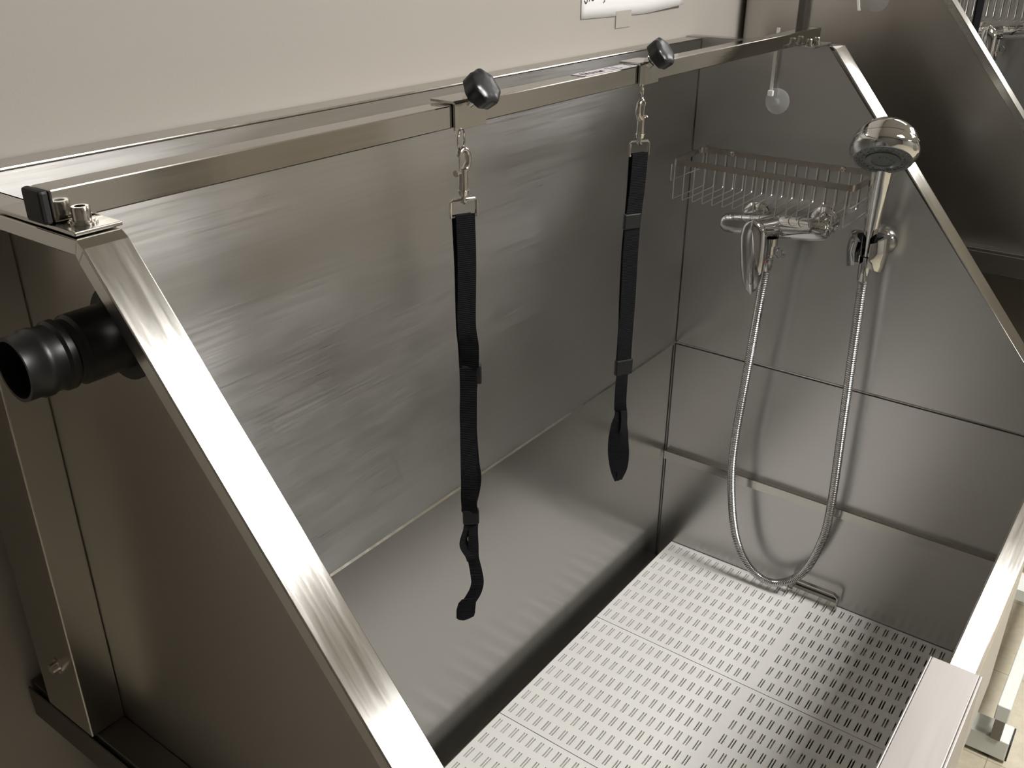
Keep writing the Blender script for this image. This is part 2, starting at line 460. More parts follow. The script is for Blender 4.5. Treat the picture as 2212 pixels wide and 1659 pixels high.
# white lift bases (legs and feet) under both tubs
def lift(name_label, dx, dy, yfeet, top):
    t = thing('lift_base', (dx - 0.6, dy - 0.35, FLOOR), name_label, 'lift frame')
    for xf in (-1.035, -.25):
        ft = MB().box(dx + xf - .03, dx + xf + .03, dy + yfeet, dy - .10, FLOOR + .010, FLOOR + .060)
        f = obj('foot_beam', ft, M['white'], t, bevel=0.002)
        obj('end_cap', MB().box(dx + xf - .029, dx + xf + .029, dy + yfeet - .004, dy + yfeet - .0005, FLOOR + .011, FLOOR + .059), M['blackmatte'], f, bevel=0.001)
        for yy in (yfeet + .035, -.14):
            obj('glide', MB().lathe((dx + xf, dy + yy, FLOOR), (0, 0, 1), [(0, .022), (.004, .025), (.009, .025), (.0098, .012)], 24), M['rubber'], f, smooth=True)
        for yy in (yfeet + .028, -.16):
            obj('upright', MB().box(dx + xf - .035, dx + xf - .012, dy + yy - .010, dy + yy + .010, FLOOR + .0605, FLOOR + .125), M['under'], t, bevel=0.001)
    for yy in (yfeet + .028, -.16):
        obj('side_beam', MB().box(dx - 1.085, dx - .15, dy + yy - .013, dy + yy + .013, FLOOR + .1255, FLOOR + .165), M['white'], t, bevel=0.002)
    obj('lift_column', MB().box(dx - .75, dx - .45, dy - .42, dy - .26, FLOOR + .166, top), M['white'], t, bevel=0.004)
    obj('cross_beam', MB().box(dx - .64, dx - .56, dy + yfeet + .042, dy - .174, FLOOR + .130, FLOOR + .160), M['white'], t)
    return t
lift('white painted lift frame on the tiled floor under the raised second tub', 1.345, -.045, -.673, -.5025 + D2.z)
lift('white painted lift frame hidden under the nearer tub', 0, 0, -.60, -.5025)

# ------------------------------------------------------------------ tether bar
def build_bar(label, tagged):
    t = thing('tether_bar', (-0.6, -.18, ZT), label, 'rail')
    y0, y1, z0, z1 = -.1905, -.1700, ZT + .0035, ZT + .0235
    obj('square_tube', MB().box(-1.241, .024, y0, y1, z0, z1), M['bar'], t, bevel=0.0012)
    obj('end_cap', MB().box(-1.2475, -1.2415, y0 - .0003, y1 + .0003, z0 - .0003, z1 + .0003), M['blackmatte'], t, bevel=0.002, label='black plastic end cap')
    obj('end_cap', MB().box(.0245, .029, y0, y1, z0, z1), M['blackmatte'], t, bevel=0.002)
    pl = MB().box(-1.2445, -1.2135, -.2165, -.125, ZT + .0006, ZT + .0033)
    obj('mounting_plate', pl, M['plate'], t, bevel=0.0006)
    pr = MB().box(-.060, .020, -.2150, -.135, ZT + .0006, ZT + .0033)
    obj('mounting_plate', pr, M['plate'], t, bevel=0.0006)
    for bx, by in ((-1.2300, -.2015), (-.052, -.2035), (-.020, -.2035)):
        r = .0055 if bx < -1 else .0042
        b = MB().lathe((bx, by, ZT + .0034), (0, 0, 1), [(0, r * 1.55), (.0012, r * 1.55), (.0013, r * 1.3), (.0022, r * 1.3), (.0023, r), (.0095, r), (.0102, r * .9), (.0102, r * .58), (.0055, r * .55), (.0055, .0001)], 20)
        obj('cap_bolt', b, M['nickel'], t, smooth=True)
    return t
build_bar('square steel tether bar along the top of the nearer tub', True)
D2v = D2

# handwritten tape on the near bar
tp = thing('label_tape', (-.58, -.18, ZT + .0236), 'strip of pale tape with handwriting on top of the near tether bar', 'label')
obj('tape_strip', MB().box(-.6550, -.515, -.1895, -.1710, ZT + .0236, ZT + .0240), M['tape'], tp)
def strokes(mb, lines, org, ex, ey, sc, w, up):
    """pen strokes as thin raised ribbons in the plane ex, ey"""
    org, ex, ey, up = Vector(org), Vector(ex), Vector(ey), Vector(up)
    for ln in lines:
        for (a, b), (c, d) in zip(ln, ln[1:]):
            p = org + ex * a * sc + ey * b * sc; q = org + ex * c * sc + ey * d * sc
            dr = (q - p)
            if dr.length < 1e-7: continue
            dr.normalize(); nn = dr.cross(up).normalized() * w / 2
            mb.prism([p - nn - dr * w * .3, q - nn + dr * w * .3, q + nn + dr * w * .3, p + nn - dr * w * .3], up * 0.0002)
hw = [[(0, 0), (.35, .95), (.75, .1), (1.1, 1)], [(1.35, .15), (1.25, .5), (1.5, .65), (1.75, .4), (1.55, .1), (1.35, .15)],
      [(1.95, .55), (2.45, .05)], [(1.95, .05), (2.4, .6)], [(2.65, .6), (2.8, .05), (3.0, .5), (3.2, .05), (3.4, .65)],
      [(4.6, .95), (5.2, 1.0), (4.7, .05), (5.4, .0)], [(5.9, 1.0), (5.75, .05), (6.3, .05)], [(7.8, -.1), (8.35, 1.1)]]
ik = MB(); strokes(ik, hw, (-.650, -.1865, ZT + .0241), (1, 0, 0), (0, 1, 0), .0118, .0009, (0, 0, 1))
obj('handwriting', ik, M['ink'], tp, label='dark pen handwriting')

# ------------------------------------------------------------------ clamps on the bar
def build_clamp(x, label):
    """x: left edge of the bracket; it is 44 mm long"""
    t = thing('bar_clamp', (x + .022, -.19, ZT + .024), label, 'clamp', 'sliding clamps on the tether bar')
    yf = -.1919; zt = ZT + .0245; L = .044
    br = MB().prism([(x, -.1655, zt), (x, -.1655, zt + .0022), (x, yf + .0003, zt + .0022), (x, yf - .0018, zt), (x, yf - .0018, ZT + .0015), (x, yf + .0006, ZT + .0015), (x, yf + .0006, zt - .0003), (x, yf + .002, zt)], (L, 0, 0))
    obj('bracket', br, M['plate'], t, bevel=0.0003)
    ax = Vector((.05, -.80, .60)).normalized()
    b0 = Vector((x + .022, yf - .0005, zt + .001))
    st = MB().lathe(b0, ax, [(-.003, .0062), (.0030, .0062), (.0032, .0042), (.0120, .0042)], 16)
    sb = obj('clamp_screw', st, M['nickel'], t, smooth=True)
    # seven-lobed knob
    kb = MB(); c = b0 + ax * .0075; u = ax.orthogonal().normalized(); v = ax.cross(u); rings = []
    for h, r, am in ((0, .0075, 0), (.0012, .0135, .03), (.003, .0162, .04), (.013, .0168, .05), (.0155, .0160, .045), (.0168, .0140, .05), (.0178, .0095, .02), (.0180, .004, 0), (.0180, .0001, 0)):
        rings.append([c + ax * h + (u * math.cos(a) + v * math.sin(a)) * r * (1 + am * math.cos(7 * a)) for a in [2 * math.pi * q / 84 for q in range(84)]])
    kb.rings(rings)
    obj('knob', kb, M['knob'], t, smooth=True, label='black seven-lobed plastic knob')
    # steel ring welded below the front plate
    rg = MB(); zc = ZT + .0015 - .0095; rr = .0098
    xc = x + .009
    rg.tube([(xc + rr * .86 * math.cos(a), yf - .0005 + rr * .35 * math.cos(a), zc + rr * 1.05 * math.sin(a)) for a in [2 * math.pi * i / 40 for i in range(40)]], .0011, 8, closed=True)
    obj('ring', rg, M['nickel'], t, smooth=True)
    return t, (xc, yf - .0005, zc - rr)
c1, ring1 = build_clamp(-.8725, 'bar clamp with black knob nearer the camera, holding the longer strap')
c2, ring2 = build_clamp(-.5475, 'bar clamp with black knob further from the camera, beside the handwritten tape')

# ------------------------------------------------------------------ grooming straps
def ribbon(mb, pts, dirs, w, th=0.0014):
    """webbing: pts centre line, dirs width direction per point"""
    P = [Vector(p) for p in pts]; rings = []
    for i, p in enumerate(P):
        tn = (P[min(i + 1, len(P) - 1)] - P[max(i - 1, 0)]).normalized()
        d = Vector(dirs[i]); d = (d - tn * d.dot(tn)).normalized(); nrm = tn.cross(d)
        ww = w[i] if isinstance(w, (list, tuple)) else w
        rings.append([p + d * ww / 2 + nrm * th / 2, p - d * ww / 2 + nrm * th / 2, p - d * ww / 2 - nrm * th / 2, p + d * ww / 2 - nrm * th / 2])
    mb.rings(rings)

def interp(keys, n):
    """keys: (z-sorted) list of tuples -> smooth resample"""
    pts = smoothpath([Vector(k[:3]) for k in keys], n)
    an = []
    for i in range(len(keys) - 1):
        for k in range(n):
            tt = k / n; tt = tt * tt * (3 - 2 * tt)
            an.append(keys[i][3] * (1 - tt) + keys[i + 1][3] * tt)
    an.append(keys[-1][3])
    return pts, an

def web(name, keys, w, mat, t, n=10, th=.0014, lab=None):
    pts, an = interp(keys, n)
    dirs = [(math.cos(math.radians(a)), math.sin(math.radians(a)), 0.0001) for a in an]
    mb = MB(); ribbon(mb, pts, dirs, w, th)
    return obj(name, mb, mat, t, label=lab)

def build_snap(t, x, y, ztop, zD, flip):
    """bolt snap: hook through the ring, barrel, swivel and square bow"""
    s = -1 if flip else 1
    c0 = (x - .001 * s, y)
    H = ztop - zD
    zb = zD + .010
    # hook: loops over the ring and returns to the barrel
    hk = smoothpath([(x + .000, y, zb + H * .30), (x + .0058 * s, y, zb + H * .42), (x + .0075 * s, y, zb + H * .56), (x + .0062 * s, y, zb + H * .70), (x + .001 * s, y, zb + H * .76), (x - .0042 * s, y, zb + H * .71), (x - .0046 * s, y, zb + H * .64)], 8)
    n = len(hk)
    a = obj('snap_hook', MB().tube(hk, [.0036 - .0013 * i / n for i in range(n)], 10), M['nickel'], t, smooth=True, label='nickel bolt snap')
    br = MB().lathe((x, y, zD + .004), (0, 0, 1), [(0, .0045), (.003, .0052), (.0045, .0056), (.0048, .0044), (H * .42, .0041), (H * .52, .0043), (H * .54, .002)], 16)
    obj('barrel', br, M['nickel'], a, smooth=True)
    gt = MB().tube([(x - .0040 * s, y, zb + H * .30), (x - .0044 * s, y, zb + H * .64)], .0011, 8)
    obj('bolt_gate', gt, M['nickel'], a, smooth=True)
    th = MB().lathe((x - .003 * s, y, zb + H * .33), (-s, 0, 0), [(0, .0018), (.006, .0018), (.0062, .0030), (.0075, .0030)], 12)
    obj('thumb_stud', th, M['nickel'], a, smooth=True)
    # square bow that carries the webbing
    hw_ = .0125
    bp_ = lambda a, z: (x + .866 * a, y - .5 * a, z)
    bw = MB().tube([bp_(-hw_, zD - .0165), bp_(-hw_, zD - .002), bp_(-hw_ + .002, zD), bp_(hw_ - .002, zD), bp_(hw_, zD - .002), bp_(hw_, zD - .0165)], .0014, 8)
    bw.tube([bp_(-hw_, zD - .0160), bp_(hw_, zD - .0160)], .0009, 8)
    obj('square_bow', bw, M['nickel'], a, smooth=True)
    sw = MB().lathe((x, y, zD - .004), (0, 0, 1), [(0, .0022), (.001, .0034), (.0022, .0034), (.0024, .0022), (.008, .0022)], 14)
    obj('swivel', sw, M['nickel'], a, smooth=True)

def slider(t, x, y, z, ang, w, h, th=.006, lab='black plastic slide buckle'):
    a = math.radians(ang); u = Vector((math.cos(a), math.sin(a), 0)); n = Vector((-math.sin(a), math.cos(a), 0)); c = Vector((x, y, z))
    mb = MB()
    mb.prism([c - u * w / 2 - n * th / 2 + Vector((0, 0, -h / 2)), c + u * w / 2 - n * th / 2 + Vector((0, 0, -h / 2)), c + u * w / 2 + n * th / 2 + Vector((0, 0, -h / 2)), c - u * w / 2 + n * th / 2 + Vector((0, 0, -h / 2))], (0, 0, h))
    return obj('slide_buckle', mb, M['black'], t, bevel=0.0015, label=lab)

FA = -38   # the strap faces the user, a little turned (angle of its width direction)
def build_strap1():
    x, y = -.868, -.1975
    t = thing('grooming_strap', (x, y, ZT - .02), 'longer black webbing strap hanging from the nearer clamp, its twisted end loop lowest', 'strap', 'grooming straps on the tether bar')
    build_snap(t, x, y, ring1[2] + .004, .4925, False)
    W = .0185
    web('webbing', [(x, y - .0018, .4790, -30), (x + .001, y - .0016, .43, -30), (x + .001, y, .37, -32), (x + .0045, y, .345, -55), (x + .005, y, .3225, -70)], [W] * 41, M['web'], t)
    web('webbing', [(x, y + .003, .4785, -30), (x + .001, y + .0022, .43, -30), (x + .002, y + .0025, .37, -34), (x + .005, y + .003, .345, -50), (x + .005, y + .002, .3205, -60)], [W] * 41, M['web'], t)
    slider(t, x + .0085, y + .001, .3135, -52, .020, .0205, .0075)
    W = .0172
    web('webbing', [(x + .003, y + .001, .322, -50), (x + .003, y + .001, .30, -48), (x + .002, y + .001, .26, -44), (x + .000, y, .215, -34), (x + .000, y, .190, -48), (x - .001, y, .168, -68), (x + .001, y, .152, -60)], W, M['web'], t)
    web('webbing', [(x + .008, y + .002, .322, -52), (x + .006, y + .003, .30, -50), (x + .004, y + .003, .26, -46), (x + .006, y + .002, .215, -40), (x + .008, y + .001, .190, -55), (x + .004, y + .003, .165, -75), (x + .002, y + .002, .152, -60)], W, M['web'], t)
    slider(t, x + .003, y + .001, .1465, -45, .0175, .018, .007)
    w1 = lambda a, z, g=0.0: (x + .002 + .62 * a + g, y - .78 * a + g, z)
    web('loop', [(*w1(-.001, .140), -60), (*w1(-.0045, .128), -20), (*w1(-.0085, .117), -5), (*w1(-.0075, .108), -15), (*w1(-.0025, .098), -30), (*w1(.000, .090), -45)], [.011] * 61, M['web'], t)
    web('loop', [(*w1(.003, .140, .001), -40), (*w1(.0022, .126, .001), -30), (*w1(.0020, .108, .001), -42), (*w1(.0018, .092, .001), -48), (*w1(.0045, .074, .001), -50), (*w1(.0058, .060), -50), (*w1(.0035, .048), -50), (*w1(-.001, .039, -.0006), -50), (*w1(-.006, .030, -.0006), -50)], [.0095 + .0045 * min(1, i / 45) for i in range(91)], M['web'], t)
    # folded leather-like end of the loop
    e = MB(); pts = []
    tw = lambda a, z: (x - .002 + .62 * a, y - .002 - .78 * a, z)
    tip = MB().prism([tw(a_, z_) for a_, z_ in ((-.0150, .0100), (-.0178, .0125), (-.0175, .0240), (-.0150, .0335), (-.0110, .0385), (.0010, .0405), (.0060, .0440), (.0050, .0370), (.0035, .0200), (.0022, .0150), (-.0040, .0112), (-.0095, .0092))], (.0014, .0012, 0))
    obj('loop_end', tip, M['web'], t, bevel=0.0006)
    return t
build_strap1()

def build_strap2():
    x, y = -.5460, -.1975
    t = thing('grooming_strap', (x, y, ZT - .02), 'shorter black webbing strap hanging from the clamp beside the handwritten tape', 'strap', 'grooming straps on the tether bar')
    build_snap(t, x, y, ring2[2] + .005, .4925, True)
    W = .0205
    web('webbing', [(x, y - .0018, .4800, -30), (x - .001, y - .001, .44, -30), (x - .004, y, .40, -30), (x - .006, y, .36, -32), (x - .005, y, .30, -30), (x - .006, y, .255, -30), (x - .006, y, .205, -30)], W, M['web'], t)
    web('webbing', [(x, y + .003, .4795, -28), (x, y + .003, .44, -30), (x - .002, y + .003, .40, -30), (x - .004, y + .003, .36, -34), (x - .003, y + .003, .30, -34), (x - .003, y + .002, .255, -34), (x - .005, y + .002, .205, -30)], W, M['web'], t)
    slider(t, x - .0055, y + .001, .3990, -30, .0225, .019, .006)
    slider(t, x - .0045, y + .001, .2065, -30, .0240, .0215, .007)
    web('webbing', [(x - .008, y, .197, -34), (x - .009, y, .180, -38), (x - .009, y, .160, -42), (x - .0075, y, .145, -60)], [.016] * 31, M['web'], t)
    # hanging loop
    w2 = lambda a, z, g=0.0: (x - .003 + .63 * a + g, y - .77 * a + g, z)
    web('loop', [(*w2(-.0045, .152), -40), (*w2(-.0035, .137), -25), (*w2(-.0060, .120), -45), (*w2(-.0080, .098), -52), (*w2(-.0075, .075), -52), (*w2(-.0040, .052), -45), (*w2(.0005, .036), -25)], [.011 + .005 * math.sin(math.pi * i / 60) for i in range(61)], M['web'], t)
    web('loop', [(*w2(-.0010, .152, .002), -40), (*w2(.0035, .137, .002), -5), (*w2(.0042, .120, .002), -5), (*w2(.0046, .098, .002), -35), (*w2(.0068, .075, .002), -50), (*w2(.0062, .055, .001), -45), (*w2(.0012, .036), -25)], [.011 + .004 * math.sin(math.pi * i / 60) for i in range(61)], M['web'], t)
    obj('loop_end', MB().prism([w2(-.0045, .0420), w2(-.0040, .0365), w2(-.0005, .0335), w2(.0025, .0345), w2(.0060, .0420), w2(.0040, .0470)], (.0016, .0013, 0)), M['web'], t, bevel=0.0005)
    return t
strap2 = build_strap2()

# ------------------------------------------------------------------ grates
def build_grate():
    """one plate, local origin at its far back corner: x from -0.298 to 0, y from -0.610 to 0, top at z 0"""
    LX, LY, TH = .2985, .610, .0035
    xs = [0.0]
    for r in range(8):
        c = .0203 + r * .0367; xs += [c - .0112, c + .0112]
    xs.append(LX)
    ys = [0.0]
    for hf in (0, .308):
        for p in range(18):
            b = .0078 + hf + p * .01651
            ys += [b, b + .0022, b + .0043, b + .0065]
    ys.append(LY)
    mb = MB(); vid = {}
    def V(i, j, k):
        key = (i, j, k)
        if key not in vid:
            vid[key] = len(mb.v); mb.v.append((-xs[i], -ys[j], (0, -TH)[k]))
        return vid[key]
    nx, ny = len(xs) - 1, len(ys) - 1
    def hole(i, j): return i % 2 == 1 and j % 2 == 1 and 0 < j < ny and 0 < i < nx
    for i in range(nx):
        if i % 2 == 0:      # solid strips between the slot rows
            for k in (0, 1): mb.f.append((V(i, 0, k), V(i + 1, 0, k), V(i + 1, ny, k), V(i, ny, k)) if False else tuple([V(i, j, k) for j in range(ny + 1)] + [V(i + 1, j, k) for j in range(ny, -1, -1)]))
            continue
        for j in range(ny):
            if hole(i, j):
                a, b_, c, d = (i, j), (i + 1, j), (i + 1, j + 1), (i, j + 1)
                for p, q in ((a, b_), (b_, c), (c, d), (d, a)):
                    mb.f.append((V(*p, 0), V(*q, 0), V(*q, 1), V(*p, 1)))
            else:
                for k in (0, 1): mb.f.append((V(i, j, k), V(i + 1, j, k), V(i + 1, j + 1, k), V(i, j + 1, k)))
    # outer edge
    mb.f.append(tuple([V(0, j, 0) for j in range(ny + 1)] + [V(0, j, 1) for j in range(ny, -1, -1)]))
    mb.f.append(tuple([V(nx, j, 0) for j in range(ny + 1)] + [V(nx, j, 1) for j in range(ny, -1, -1)]))
    mb.f.append(tuple([V(i, 0, 0) for i in range(nx + 1)] + [V(i, 0, 1) for i in range(nx, -1, -1)]))
    mb.f.append(tuple([V(i, ny, 0) for i in range(nx + 1)] + [V(i, ny, 1) for i in range(nx, -1, -1)]))
    return mb, LX, LY, TH, xs
gm, LX, LY, TH, gxs = build_grate()
def make_grate(loc, label):
    t = thing('floor_grate', loc, label, 'grate', 'white slotted floor grates in the tub')
    o = obj('slotted_plate', gm, M['grate'], None)
    o.parent = t
    # ribs under the plate: broad ones close to every second row, edge skirt
    rb = MB()
    for r in (0, 2, 4, 6):
        c = .0203 + r * .0367
        rb.box(-c - .0128, -c + .0128, -LY + .002, -.002, -TH - .006, -TH - .0045)
    for y in (.002, .15, .295, .45, LY - .004):
        rb.box(-LX + .001, -.001, -y - .002, -y, -.040, -TH - .0002)
    rb.box(-.003, -.0005, -LY + .001, -.001, -.040, -TH - .0002); rb.box(-LX + .0005, -LX + .003, -LY + .001, -.001, -.040, -TH - .0002)
    r_ = obj('rib', rb, M['grate'], None); r_.parent = t
    return t
ZG = -.450
G0 = make_grate((-.0015, -.0325, ZG), 'white slotted floor grate at the far end, against the shower end wall')
labs = ['white slotted floor grate next to the far one, second along the tub floor', 'white slotted floor grate cut by the bottom edge of the picture, third along', 'white slotted floor grate hidden behind the near end of the tub']
for k in range(1, 4):
    copy_tree(G0, (-.3000 * k, 0, 0), labs[k - 1])

# ------------------------------------------------------------------ soap basket
def build_basket(label):
    t = thing('wire_basket', (0, -.17, .33), label, 'basket', 'wire baskets on the tub ends')
    ya, yb, zt_, h = -.020, -.328, .374, .0095
    xf = -.122; xb = -.0012
    zl, zr = .372, .376
    def flat(pts, closed=False):
        # flat strip standing on edge, following pts
        m_ = MB(); P = [Vector(p) for p in pts]; n = len(P); rings = []
        for i in range(n):
            tn = (P[(i + 1) % n] - P[i - 1]) if closed else (P[min(i + 1, n - 1)] - P[max(i - 1, 0)])
            tn.z = 0; tn.normalize(); nn = Vector((-tn.y, tn.x, 0)) * .001
            z = Vector((0, 0, h / 2))
            rings.append([P[i] + nn + z, P[i] - nn + z, P[i] - nn - z, P[i] + nn - z])
        m_.rings(rings, closed); return m_
    def corner(cx_, cy_, r, a0, a1):
        return [(cx_ + r * math.cos(math.radians(a0 + (a1 - a0) * i / 6)), cy_ + r * math.sin(math.radians(a0 + (a1 - a0) * i / 6)), zt_ - h / 2) for i in range(7)]
    r = .014
    loop = corner(xb - r, ya - r, r, 0, 90) + corner(xf + r, ya - r, r * .6, 90, 180) + corner(xf + r, yb + r, r * .6, 180, 270) + corner(xb - r, yb + r, r, 270, 360)
    obj('rim_strip', flat(loop, True), M['strip'], t)
    for y in (-.078, -.268):
        obj('screw', MB().lathe((xb - .0012, y, zt_ - h / 2), (-1, 0, 0), [(0, .0042), (.0012, .0042), (.002, .003), (.0012, .0018)], 16), M['nickel'], t, smooth=True)
    zb_ = .309
    ys = [ya - .012 - i * (abs(yb - ya) - .024) / 16 for i in range(17)]
    for y in ys:
        w_ = [(xf + .001, y, zt_ - .008), (xf + .001, y, zb_ + .0025), (xf + .0018, y, zb_ + .0007), (xf + .0036, y, zb_), (xb - .0075, y, zb_), (xb - .0045, y, zb_ + .001), (xb - .0028, y, zb_ + .004), (xb - .0025, y, zt_ - .008)]
        obj('wire', MB().tube(w_, .0010, 6), M['wire'], t, smooth=True)
    lw = MB().tube([(xf + .004, ya - .006, zb_ + .030), (xb - .004, ya - .006, zb_ + .030)], .0011, 6)
    obj('side_wire', lw, M['wire'], t, smooth=True)
    obj('side_wire', MB().tube([(xf + .004, yb + .006, zb_ + .030), (xb - .004, yb + .006, zb_ + .030)], .0011, 6), M['wire'], t, smooth=True)
    for q, y in ((1, ya - .006), (-1, yb + .006)):
        obj('side_wire', MB().tube([(xf + .001, y, zt_ - .008), (xf + .001, y, zb_ + .030)], .0010, 6), M['wire'], t, smooth=True)
        obj('side_wire', MB().tube([(xb - .003, y, zt_ - .008), (xb - .003, y, zb_ + .030)], .0010, 6), M['wire'], t, smooth=True)
    return t
bask = build_basket('steel wire soap basket screwed to the end wall of the nearer tub, above its tap')
copy_tree(bask, D2 + Vector((-.002, 0, 0)), 'steel wire soap basket in the raised second tub, top right corner of the photo')

# ------------------------------------------------------------------ mixer tap
def build_mixer(label):
    t = thing('mixer_tap', (0, -.19, .275), label, 'tap', 'mixer taps on the tub ends')
    A = Vector((-.062, -.096, .2675)); B = Vector((-.062, -.282, .2845)); d = (B - A).normalized(); Ln = (B - A).length
    pr = [(0, .0002), (.001, .007), (.004, .012), (.010, .0155), (.030, .0180), (.060, .0190), (Ln * .5, .0195), (Ln - .060, .0190), (Ln - .030, .0180), (Ln - .010, .0155), (Ln - .004, .012), (Ln - .001, .007), (Ln, .0002)]
    obj('tap_body', MB().lathe(A, d, pr, 40), M['chrome'], t, smooth=True)
    for f in (.20, .83):
        p = A + d * Ln * f
        obj('wall_union', MB().lathe((-.0005, p.y, p.z), (-1, 0, 0), [(0, .024), (.004, .024), (.010, .018), (.012, .012), (.050, .012)], 28), M['chrome'], t, smooth=True)
    # neck towards the user and the hanging lever
    c = A + d * Ln * .52 + Vector((0, 0, .001))
    hub = Vector((-.108, -.1765, .280))
    ax = (hub - c).normalized()
    obj('neck', MB().lathe(c, ax, [(0, .018), (.022, .0175), (.030, .0165), ((hub - c).length, .0155), ((hub - c).length + .006, .010)], 30), M['chrome'], t, smooth=True)
    # lever: drop shaped shell
    lv = MB(); rings = []
    top = Vector((-.113, -.175, .298)); bot = Vector((-.122, -.1865, .176))
    n = 22
    for i in range(n + 1):
        s = i / n
        p = top.lerp(bot, s)
        # half width and depth of the drop
        w_ = .0250 * (max(0, 1 - abs(2 * s - 1) ** 3.2)) ** .5 * (1 - .42 * s)
        w_ = max(w_, .0008)
        dep = .013 * (math.sin(math.pi * min(1, (s * .94 + .03)) ** .7) ** .6) + .0008
        u = Vector((.25, -1, 0)).normalized(); nn = Vector((-1, -.25, .05)).normalized()
        ring = []
        for q in range(24):
            a = 2 * math.pi * q / 24
            cy, sy = math.cos(a), math.sin(a)
            ring.append(p + u * w_ * cy + nn * (dep if sy > 0 else dep * .55) * sy)
        rings.append(ring)
    lv.rings(rings)
    lo = obj('lever', lv, M['chrome'], t, smooth=True, label='chrome drop shaped lever')
    obj('hot_mark', MB().lathe((-.1115, -.2005, .231), (.3, -1, 0), [(0, .0022), (.001, .0022), (.0012, .0001)], 12), M['red'], lo, label='small red mark')
    # hose outlet and diverter ring below the body
    o = A + d * Ln * .52
    obj('outlet', MB().lathe((-.078, -.192, .262), (0.0, 0, -1), [(0, .0125), (.012, .0125), (.013, .0100), (.028, .0098), (.029, .0085), (.033, .0085)], 24), M['chrome'], t, smooth=True)
    obj('diverter_ring', MB().tube([(-.078 + .0005 * i, -.2085 - .0065 * math.cos(a), .2365 + .0085 * math.sin(a)) for i, a in enumerate([2 * math.pi * k / 24 for k in range(24)])], .0016, 8, closed=True), M['chrome'], t, smooth=True)
    return t
mix = build_mixer('chrome single lever mixer tap under the wire basket in the nearer tub')
copy_tree(mix, D2, 'chrome mixer tap in the raised second tub, seen past its sloped rail')

# ------------------------------------------------------------------ shower set
HP = [(-.078, -.192, .236), (-0.078, -0.1900, 0.205), (-0.075, -0.1815, 0.054), (-0.065, -0.1688, -0.1296), (-0.06, -0.1708, -0.2312), (-0.05, -0.1858, -0.3358), (-0.04, -0.2122, -0.4013), (-0.035, -0.2499, -0.4284), (-0.035, -0.2862, -0.4182), (-0.035, -0.3218, -0.3777), (-0.04, -0.3432, -0.3113), (-0.045, -0.353, -0.2284), (-0.055, -0.3500, -0.0256), (-0.058, -0.3460, 0.1157), (-0.058, -0.3430, 0.2150), (-.058, -.3418, .236)]
def build_hose(label):
    t = thing('shower_hose', (-.05, -.27, -.43), label, 'hose', 'metal shower hoses')
    base = smoothpath(HP, 60)
    # resample by arc length, three rings per 3.9 mm corrugation
    L = [0.0]
    for a, b_ in zip(base, base[1:]): L.append(L[-1] + (b_ - a).length)
    step = .0039 / 3; N = int(L[-1] / step); pts = []; rr = []; j = 0
    for i in range(N + 1):
        s = min(i * step, L[-1])
        while j < len(L) - 2 and L[j + 1] < s: j += 1
        f = (s - L[j]) / max(1e-9, L[j + 1] - L[j])
        pts.append(base[j].lerp(base[j + 1], f)); rr.append((.0076, .0076, .0064)[i % 3])
    obj('corrugated_tube', MB().tube(pts, rr, 14), M['hose'], t, smooth=True)
    obj('hose_nut', MB().lathe((-.078, -.192, .2285), (0, .04, -1), [(0, .0088), (.001, .0096), (.020, .0092), (.022, .0078)], 20), M['chrome'], t, smooth=True)
    obj('hose_nut', MB().lathe((-.058, -.3418, .2540), (0, 0, -1), [(0, .0092), (.002, .0098), (.038, .0088), (.040, .0078)], 20), M['chrome'], t, smooth=True)
    return t
hose = build_hose('corrugated chrome shower hose hanging in a long loop to the floor grate')
copy_tree(hose, D2, 'corrugated shower hose of the raised second tub, mostly behind its rail')

def build_holder(label):
    t = thing('shower_holder', (0, -.34, .27), label, 'holder', 'shower holders')
    # wall rosette, clip with two jaws
    obj('wall_rosette', MB().lathe((-.0005, -.345, .266), (-1, 0, 0), [(0, .025), (.004, .025), (.009, .022), (.016, .017), (.034, .014)], 32), M['chrome'], t, smooth=True)
    for s in (-1, 1):
        jw = MB(); rings = []
        for i in range(13):
            a = math.radians(20 + i * 12.5) if s > 0 else math.radians(-20 - i * 12.5)
            pass
            c = Vector((-.058 - .0225 * math.cos(a), -.3425 + .0225 * math.sin(a), .266))
            rd = Vector((-math.cos(a), math.sin(a), 0))
            hh = .0310 * (0.55 + .45 * math.sin(math.radians(15 + 150 * i / 12)))
            rings.append([c + rd * .0060 + Vector((0, 0, hh * .8)), c + rd * .0095, c + rd * .0055 - Vector((0, 0, hh)), c - rd * .0028 - Vector((0, 0, hh * .9)), c - rd * .003 + Vector((0, 0, hh * .7))])
        jw.rings(rings)
        obj('jaw', jw, M['chrome'] if s < 0 else M['chrome'], t, smooth=True)
    obj('clip_core', MB().box(-.044, -.024, -.356, -.330, .252, .286), M['black'], t, bevel=0.003)
    return t
hol = build_holder('chrome clip holder on the end wall, gripping the hand shower of the nearer tub')
copy_tree(hol, D2, 'chrome shower holder of the raised second tub')

